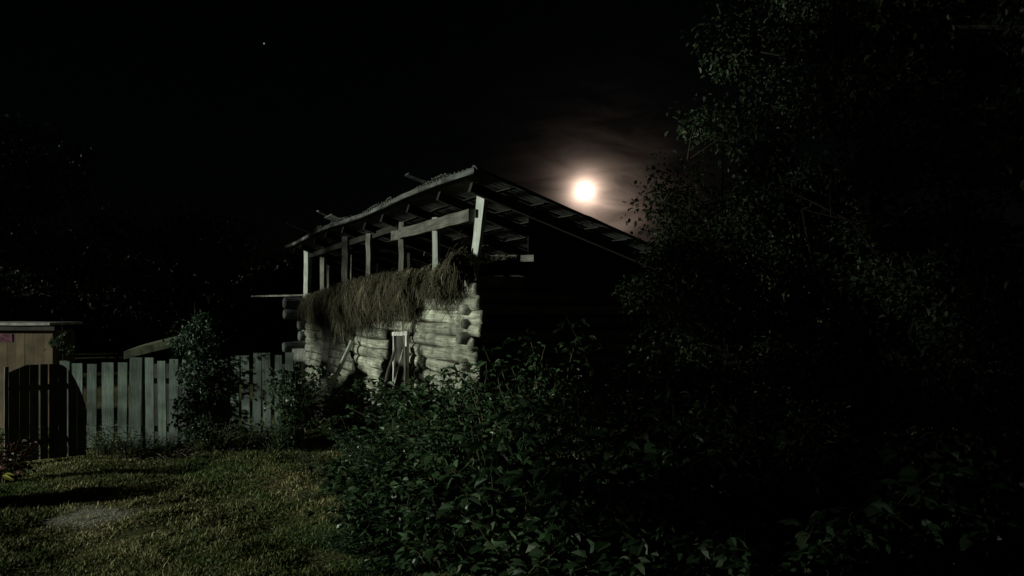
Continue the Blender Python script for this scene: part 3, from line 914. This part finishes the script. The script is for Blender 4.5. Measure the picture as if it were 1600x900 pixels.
def put(kind, k, px, ytop, D, label, sx=1.0):
    p = at(px, ytop, D)
    h = max(.15, p.z) / (HB[kind] * .97)
    loc = (p.x, p.y, float(ground_z(p.x, p.y)))
    src = VAR[kind][k % len(VAR[kind])]
    rz = random.uniform(0, 6.28)
    s = max(.35, min(1.25, h ** .6)) * sx
    if used.setdefault((kind, k % len(VAR[kind])), 0) == 0:
        src.location = loc; src.rotation_euler = (0, 0, rz); src.scale = (s, s, h); src['label'] = label
    else:
        copy_tree(src, loc, rz, (s, s, h), label)
    used[(kind, k % len(VAR[kind]))] += 1
random.seed(5)
W, RB, EB, BB = 'weed_clump', 'raspberry_bush', 'elder_bush', 'bramble_bush'
put(RB, 0, 545, 612, 14.2, 'raspberry bush at the wall below the short tilted board')
put(RB, 1, 598, 600, 13.6, 'raspberry bush growing in front of the white door frame')
put(RB, 2, 655, 590, 12.3, 'raspberry bush against the palest logs right of the door frame')
put(RB, 3, 712, 575, 11.5, 'raspberry bush covering the near corner of the log wall')
put(W, 0, 512, 668, 14.8, 'weed clump at the foot of the leaning grey pole')
put(W, 1, 437, 660, 12.9, 'weed clump in front of the far end of the fence')
put(W, 2, 468, 590, 16.6, 'tall weed clump between the fence end and the barn')
put(RB, 2, 474, 575, 15.2, 'bush growing up in front of the dim far end of the log wall', .8)
put(RB, 1, 455, 568, 12.9, 'leafy bush covering the last fence boards beside the barn', .5)
put(W, 0, 165, 655, 13.1, 'weed clump at the fence boards beside the open gate')
put(W, 1, 205, 672, 12.95, 'weed clump under the widest fence board')
put(W, 2, 258, 676, 12.9, 'weed clump left of the young tree trunk')
put(W, 1, 344, 648, 12.95, 'weed clump right of the young tree trunk', 1.2)
put(W, 0, 378, 664, 12.9, 'low dark weed clump in the shade of the young tree')
put(W, 2, 322, 660, 12.85, 'weed clump around the young tree trunk')
put(RB, 2, 560, 655, 11.6, 'raspberry bush at the lawn edge in front of the wall')
put(RB, 3, 640, 640, 10.6, 'raspberry bush second row before the doorway')
put(W, 2, 505, 720, 11.3, 'low weed clump spreading onto the lawn below the pole')
put(W, 1, 480, 700, 12.2, 'low weed clump on the lawn between the pole and the fence end')
put(W, 0, 520, 742, 10.2, 'low weed clump at the bulge of the thicket edge')
put(W, 2, 480, 770, 9.9, 'small weed clump standing furthest out on the lawn')
put(W, 1, 515, 835, 8.2, 'low weed clump by the bottom edge where lawn meets thicket')
put(BB, 1, 562, 730, 9.7, 'bramble bush reaching furthest onto the lawn in mid foreground')
put(BB, 2, 548, 828, 7.9, 'bramble bush leaning over the grass near the bottom edge')
put(RB, 0, 590, 690, 10.4, 'raspberry bush on the lawn side of the second row')
put(EB, 1, 1275, 640, 8.4, 'tall dark bush right of the tall tree trunk')
put(EB, 2, 1370, 660, 7.8, 'tall dark bush between the tree trunks on the right')
put(BB, 0, 590, 722, 9.0, 'bramble bush two steps in from the lawn edge, with broad leaves', 1.1)
put(BB, 2, 592, 772, 8.1, 'broad bramble bush beside the lowest weeds of the lawn edge', 1.1)
for px_, yt_, d_, lb in ((1165, 590, 12.4, 'tall bush far back beneath the middle of the tree crown'), (1255, 585, 12.8, 'tall bush far back just right of the tall tree trunk'),
                      (1345, 590, 12.3, 'tall bush far back between the two tree trunks'), (1440, 580, 12.8, 'tall bush far back left of the rightmost trunk'),
                      (1530, 585, 12.2, 'tall bush far back behind the rightmost trunk'), (1610, 580, 12.6, 'tall bush far back cut by the right edge')):
    put(EB, px_, px_, yt_, d_, lb, 1.25)
put(W, 0, 545, 790, 8.8, 'low weed clump on the lawn edge nearest the camera')
put(BB, 0, 620, 735, 8.9, 'bramble bush bordering the lawn in mid foreground')
put(RB, 1, 705, 655, 9.5, 'raspberry bush with pale leaf tips in the middle of the thicket')
put(EB, 0, 765, 560, 10.2, 'tall bush rising against the dark gable at the barn corner')
put(EB, 1, 850, 512, 9.8, 'tallest bush in front of the black gable wall')
put(BB, 2, 800, 640, 8.3, 'bramble bush with a column of light leaves below the gable')
put(BB, 3, 700, 745, 7.6, 'bramble bush at the bottom of the picture beside the lawn')
put(BB, 0, 610, 835, 7.2, 'lowest bramble bush at the bottom edge next to the grass')
put(EB, 2, 925, 560, 8.6, 'tall bush with a column of leaves right of the gable')
put(EB, 0, 1000, 480, 9.6, 'tall bush reaching up to the roof end under the tree')
put(EB, 1, 1085, 545, 8.0, 'tall bush standing under the left side of the tree crown')
put(BB, 1, 945, 680, 7.0, 'bramble bush in the centre foreground with drooping leaves')
put(BB, 2, 850, 745, 6.5, 'bramble bush with broad hanging leaves at the bottom centre')
put(BB, 3, 1050, 690, 6.5, 'bramble bush in the dark right of the centre foreground')
put(EB, 1, 1125, 570, 7.6, 'tall bush closing the gap under the middle of the tree crown', 1.2)
put(EB, 2, 1185, 565, 7.3, 'tall bush in the dark beneath the tall tree')
put(BB, 0, 1305, 700, 6.6, 'dark bramble bush below the shorter bushy tree')
put(EB, 0, 1450, 640, 7.0, 'dark tall bush below the tree at the right edge')
put(BB, 1, 1560, 720, 6.1, 'dark bramble bush in the bottom right corner')
put(BB, 3, 760, 820, 6.0, 'foreground bramble bush cut by the bottom edge, left of centre')
put(BB, 0, 985, 830, 5.6, 'foreground bramble bush cut by the bottom edge, right of centre')
put(BB, 2, 1210, 810, 5.7, 'foreground bramble bush with one pale leaf cluster in the dark')
put(BB, 1, 1400, 830, 5.6, 'darkest foreground bramble bush cut by the bottom edge')

# the red-leaved plant at the left edge
rp = at(6, 0, 10.9)
red = stems_plant('red_leaved_plant', 'dark red leafy garden plant with pink blooms at the left edge of the lawn', 'plant', 26, .62, .36, .075, 34, 'leaf_red', 71, trifol=False, droop=.25)
red.location = (rp.x, rp.y, 0)
for (px, py, sz) in ((29, 740, .045), (2, 733, .06)):
    c = at(px, py, 10.55) - Vector((rp.x, rp.y, 0))
    mb = MB(); n = 9; a = np.arange(n) * 2 * np.pi / n
    ax = np.stack([np.cos(a), np.sin(a) * .6 - .3, np.sin(a) * .5 + .4], 1)
    mb.leaves(np.repeat(np.array([tuple(c)]), n, 0), ax, np.tile([[-.5, -.5, .6]], (n, 1)), np.full(n, sz), np.full(n, sz * .7), rng.random(n))
    mb.build('bloom', M['petal'], red)
mb = MB(); c = at(3, 742, 10.5) - Vector((rp.x, rp.y, 0)); c2 = at(22, 751, 10.5) - Vector((rp.x, rp.y, 0))
mb.leaves(np.array([tuple(c), tuple(c + Vector((.02, .01, .01)))]), np.array([tuple(c2 - c), (.12, .02, -.02)]), np.array([[-.6, -.6, .5], [-.5, -.6, .6]]), np.array([(c2 - c).length, .14]), np.array([.05, .045]), np.array([.3, .9]))
mb.build('yellow_leaf', M['yellow_leaf'], red)

lp = stems_plant('shadow_caster_shrub', 'low dense shrub added out of view to cast a shadow on the lawn', 'bush', 60, .52, .30, .09, 40, 'leaf_weed', 77, trifol=True)
lp.location = (-7.0, 9.3, 0)  # added out of view to throw a dark strip across the lawn
# mown dry grass heaped near the fence
mb = MB(); n = 2600
x = rng.normal(0, .42, n); y = rng.normal(0, .28, n); hgt = .16 * np.exp(-(x / .5) ** 2 - (y / .35) ** 2)
hp = at(300, 0, 13.0)
pos = np.stack([x + hp.x, y + hp.y, hgt * rng.random(n) + .02 + ground_z(x + hp.x, y + hp.y)], 1)
ax = rng.normal(0, 1, (n, 3)); ax[:, 2] *= .35
mb.leaves(pos, ax, rng.normal(0, .5, (n, 3)) + [0, 0, 1], rng.uniform(.08, .2, n), rng.uniform(.006, .012, n), rng.beta(2, 2, n))
tag(mb.build('dry_grass_heap', M['hay']), 'flat heap of dry mown grass on the lawn before the young tree', 'grass heap')

# ------------------------------------------------------------------ background trees and wood
GB = 'dark trees behind the shed'
leafy_tree('background_tree', 'big dark tree behind the plank shed at the left', (-20.5, 31, 0), 10.5, (1.0, 10.5), 4.2, 16000, .19, 'leaf_dark', 81, .25, 24, .9, group=GB)
leafy_tree('background_tree', 'dark tree behind the mossy outbuilding roof', (-14.2, 33, 0), 6.6, (.6, 6.6), 3.4, 14000, .19, 'leaf_dark', 82, .22, 22, .9, group=GB)
leafy_tree('background_tree', 'dark tree behind the far end of the barn', (-9.8, 36, 0), 4.6, (.5, 4.6), 2.8, 12000, .19, 'leaf_dark', 83, .2, 20, .85, group=GB)
mb = MB(); n = 60000
a = rng.uniform(R(-62), R(62), n); dd = rng.uniform(48, 62, n)
hh = 3.6 + .7 * np.sin(a * 17) + .5 * np.sin(a * 41 + 1)
pos = np.stack([np.sin(a) * dd, np.cos(a) * dd, hh * rng.random(n) ** .8], 1)
mb.leaves(pos, rng.normal(0, 1, (n, 3)) + [0, 0, -.3], rng.normal(0, 1, (n, 3)), rng.uniform(.3, .6, n), rng.uniform(.2, .4, n), rng.random(n))
tag(mb.build('woods', M['leaf_dark']), 'far black mass of woods behind the garden', 'woods', kind='stuff')

# ------------------------------------------------------------------ unseen house and trees, added on the lamp's side to shade parts of the garden
def cs(c, s, z=0):      # c: sideways to the light, s: along it
    n_ = Vector((-math.cos(AZ), math.sin(AZ), 0)); d_ = Vector((math.sin(AZ), math.cos(AZ), 0))
    p = n_ * c + d_ * s; return Vector((p.x, p.y, z))
hs = empty('light_blocker_house', cs(4.15, -15), math.atan2(math.sin(AZ), -math.cos(AZ)) )  # added light blocker that keeps the right foreground dark
tag(hs, 'plastered house added out of view to shade the right foreground', 'house')
mb = MB(); mb.box((-4.5, -3, 2.5), (9, 6, 5)); mb.build('wall', M['house'], hs)
mb = MB(); mb.add([(-9.4, -6.4, 4.9), (.4, -6.4, 4.9), (.4, .4, 4.9), (-9.4, .4, 4.9), (-9.4, -3, 8), (.4, -3, 8)], [(0, 1, 5, 4), (2, 3, 4, 5), (1, 2, 5), (3, 0, 4), (3, 2, 1, 0)]); mb.build('roof', M['rafter'], hs)  # roof of the added light blocker house
p = cs(4.9, -14.5)  # this tree and the next are added to shade the right-hand plants
leafy_tree('light_blocker_tree', 'leafy tree added out of view to shade the right-hand side', (p.x, p.y, 0), 10.5, (5.6, 10.5), 2.3, 10000, .13, 'leaf_tree', 91, .16, 22, .6, group='added shade trees out of view')
p = cs(7.0, -17.0)
leafy_tree('light_blocker_tree', 'tall high-crowned tree added out of view to shade the right-hand trees', (p.x, p.y, 0), 16, (7.4, 16), 3.5, 24000, .16, 'leaf_tree', 92, .18, 26, .85, group='added shade trees out of view')
p = cs(21.2, -14)  # added for dappled shade on the far end of the barn
leafy_tree('light_blocker_tree', 'thin tree added out of view to dapple the far end of the barn', (p.x, p.y, 0), 9.5, (4.2, 9.5), 2.6, 7500, .14, 'leaf_tree', 93, .14, 18, .5, group='added shade trees out of view')
for k, (c_, s_) in enumerate(((29, -15), (34, -16), (39, -15), (44, -17))):  # unseen row, added to keep light off the background trees
    p = cs(c_, s_)
    leafy_tree('far_light_blocker_tree', ['added unseen tree nearest the shed, shading the background', 'second added unseen tree from the shed, shading the background', 'third added unseen tree from the shed, shading the background', 'last added unseen tree from the shed, shading the background'][k] , (p.x, p.y, 0), 16, (.6, 16), 3.6, 16000, .28, 'leaf_dark', 95 + k, .25, 22, .9, group='added unseen trees shading the background')

# ------------------------------------------------------------------ moon and star
def glowing_ball(name, px, py, dist, rpx, col, strength, label):
    c = at(px, py, dist); r = rpx / F * dist
    mb = MB(); vs = []; fs = []; nu, nv = 32, 16
    for j in range(nv + 1):
        th = math.pi * j / nv
        for i in range(nu):
            ph = 2 * math.pi * i / nu; vs.append((r * math.sin(th) * math.cos(ph), r * math.sin(th) * math.sin(ph), r * math.cos(th)))
    for j in range(nv):
        for i in range(nu):
            a_ = j * nu + i; b_ = j * nu + (i + 1) % nu; fs.append((a_, a_ + nu, b_ + nu, b_))
    mb.add(vs, fs, .5)
    m = bpy.data.materials.new(name + '_light'); m.use_nodes = True; t = m.node_tree; t.nodes.clear()
    e = t.nodes.new('ShaderNodeEmission'); e.inputs[0].default_value = (*col, 1); e.inputs[1].default_value = strength
    o_ = t.nodes.new('ShaderNodeOutputMaterial'); t.links.new(e.outputs[0], o_.inputs[0])
    ob = mb.build(name, m, smooth=True); ob.location = c
    tag(ob, label, name)
glowing_ball('moon', 914, 299, 3000, 13.5, (1.0, .95, .86), 2.2, 'bright full moon glowing through thin cloud above the barn roof')
glowing_ball('star', 412.5, 68, 3500, 1.1, (1, 1, 1), .28, 'single small white star high in the dark sky')
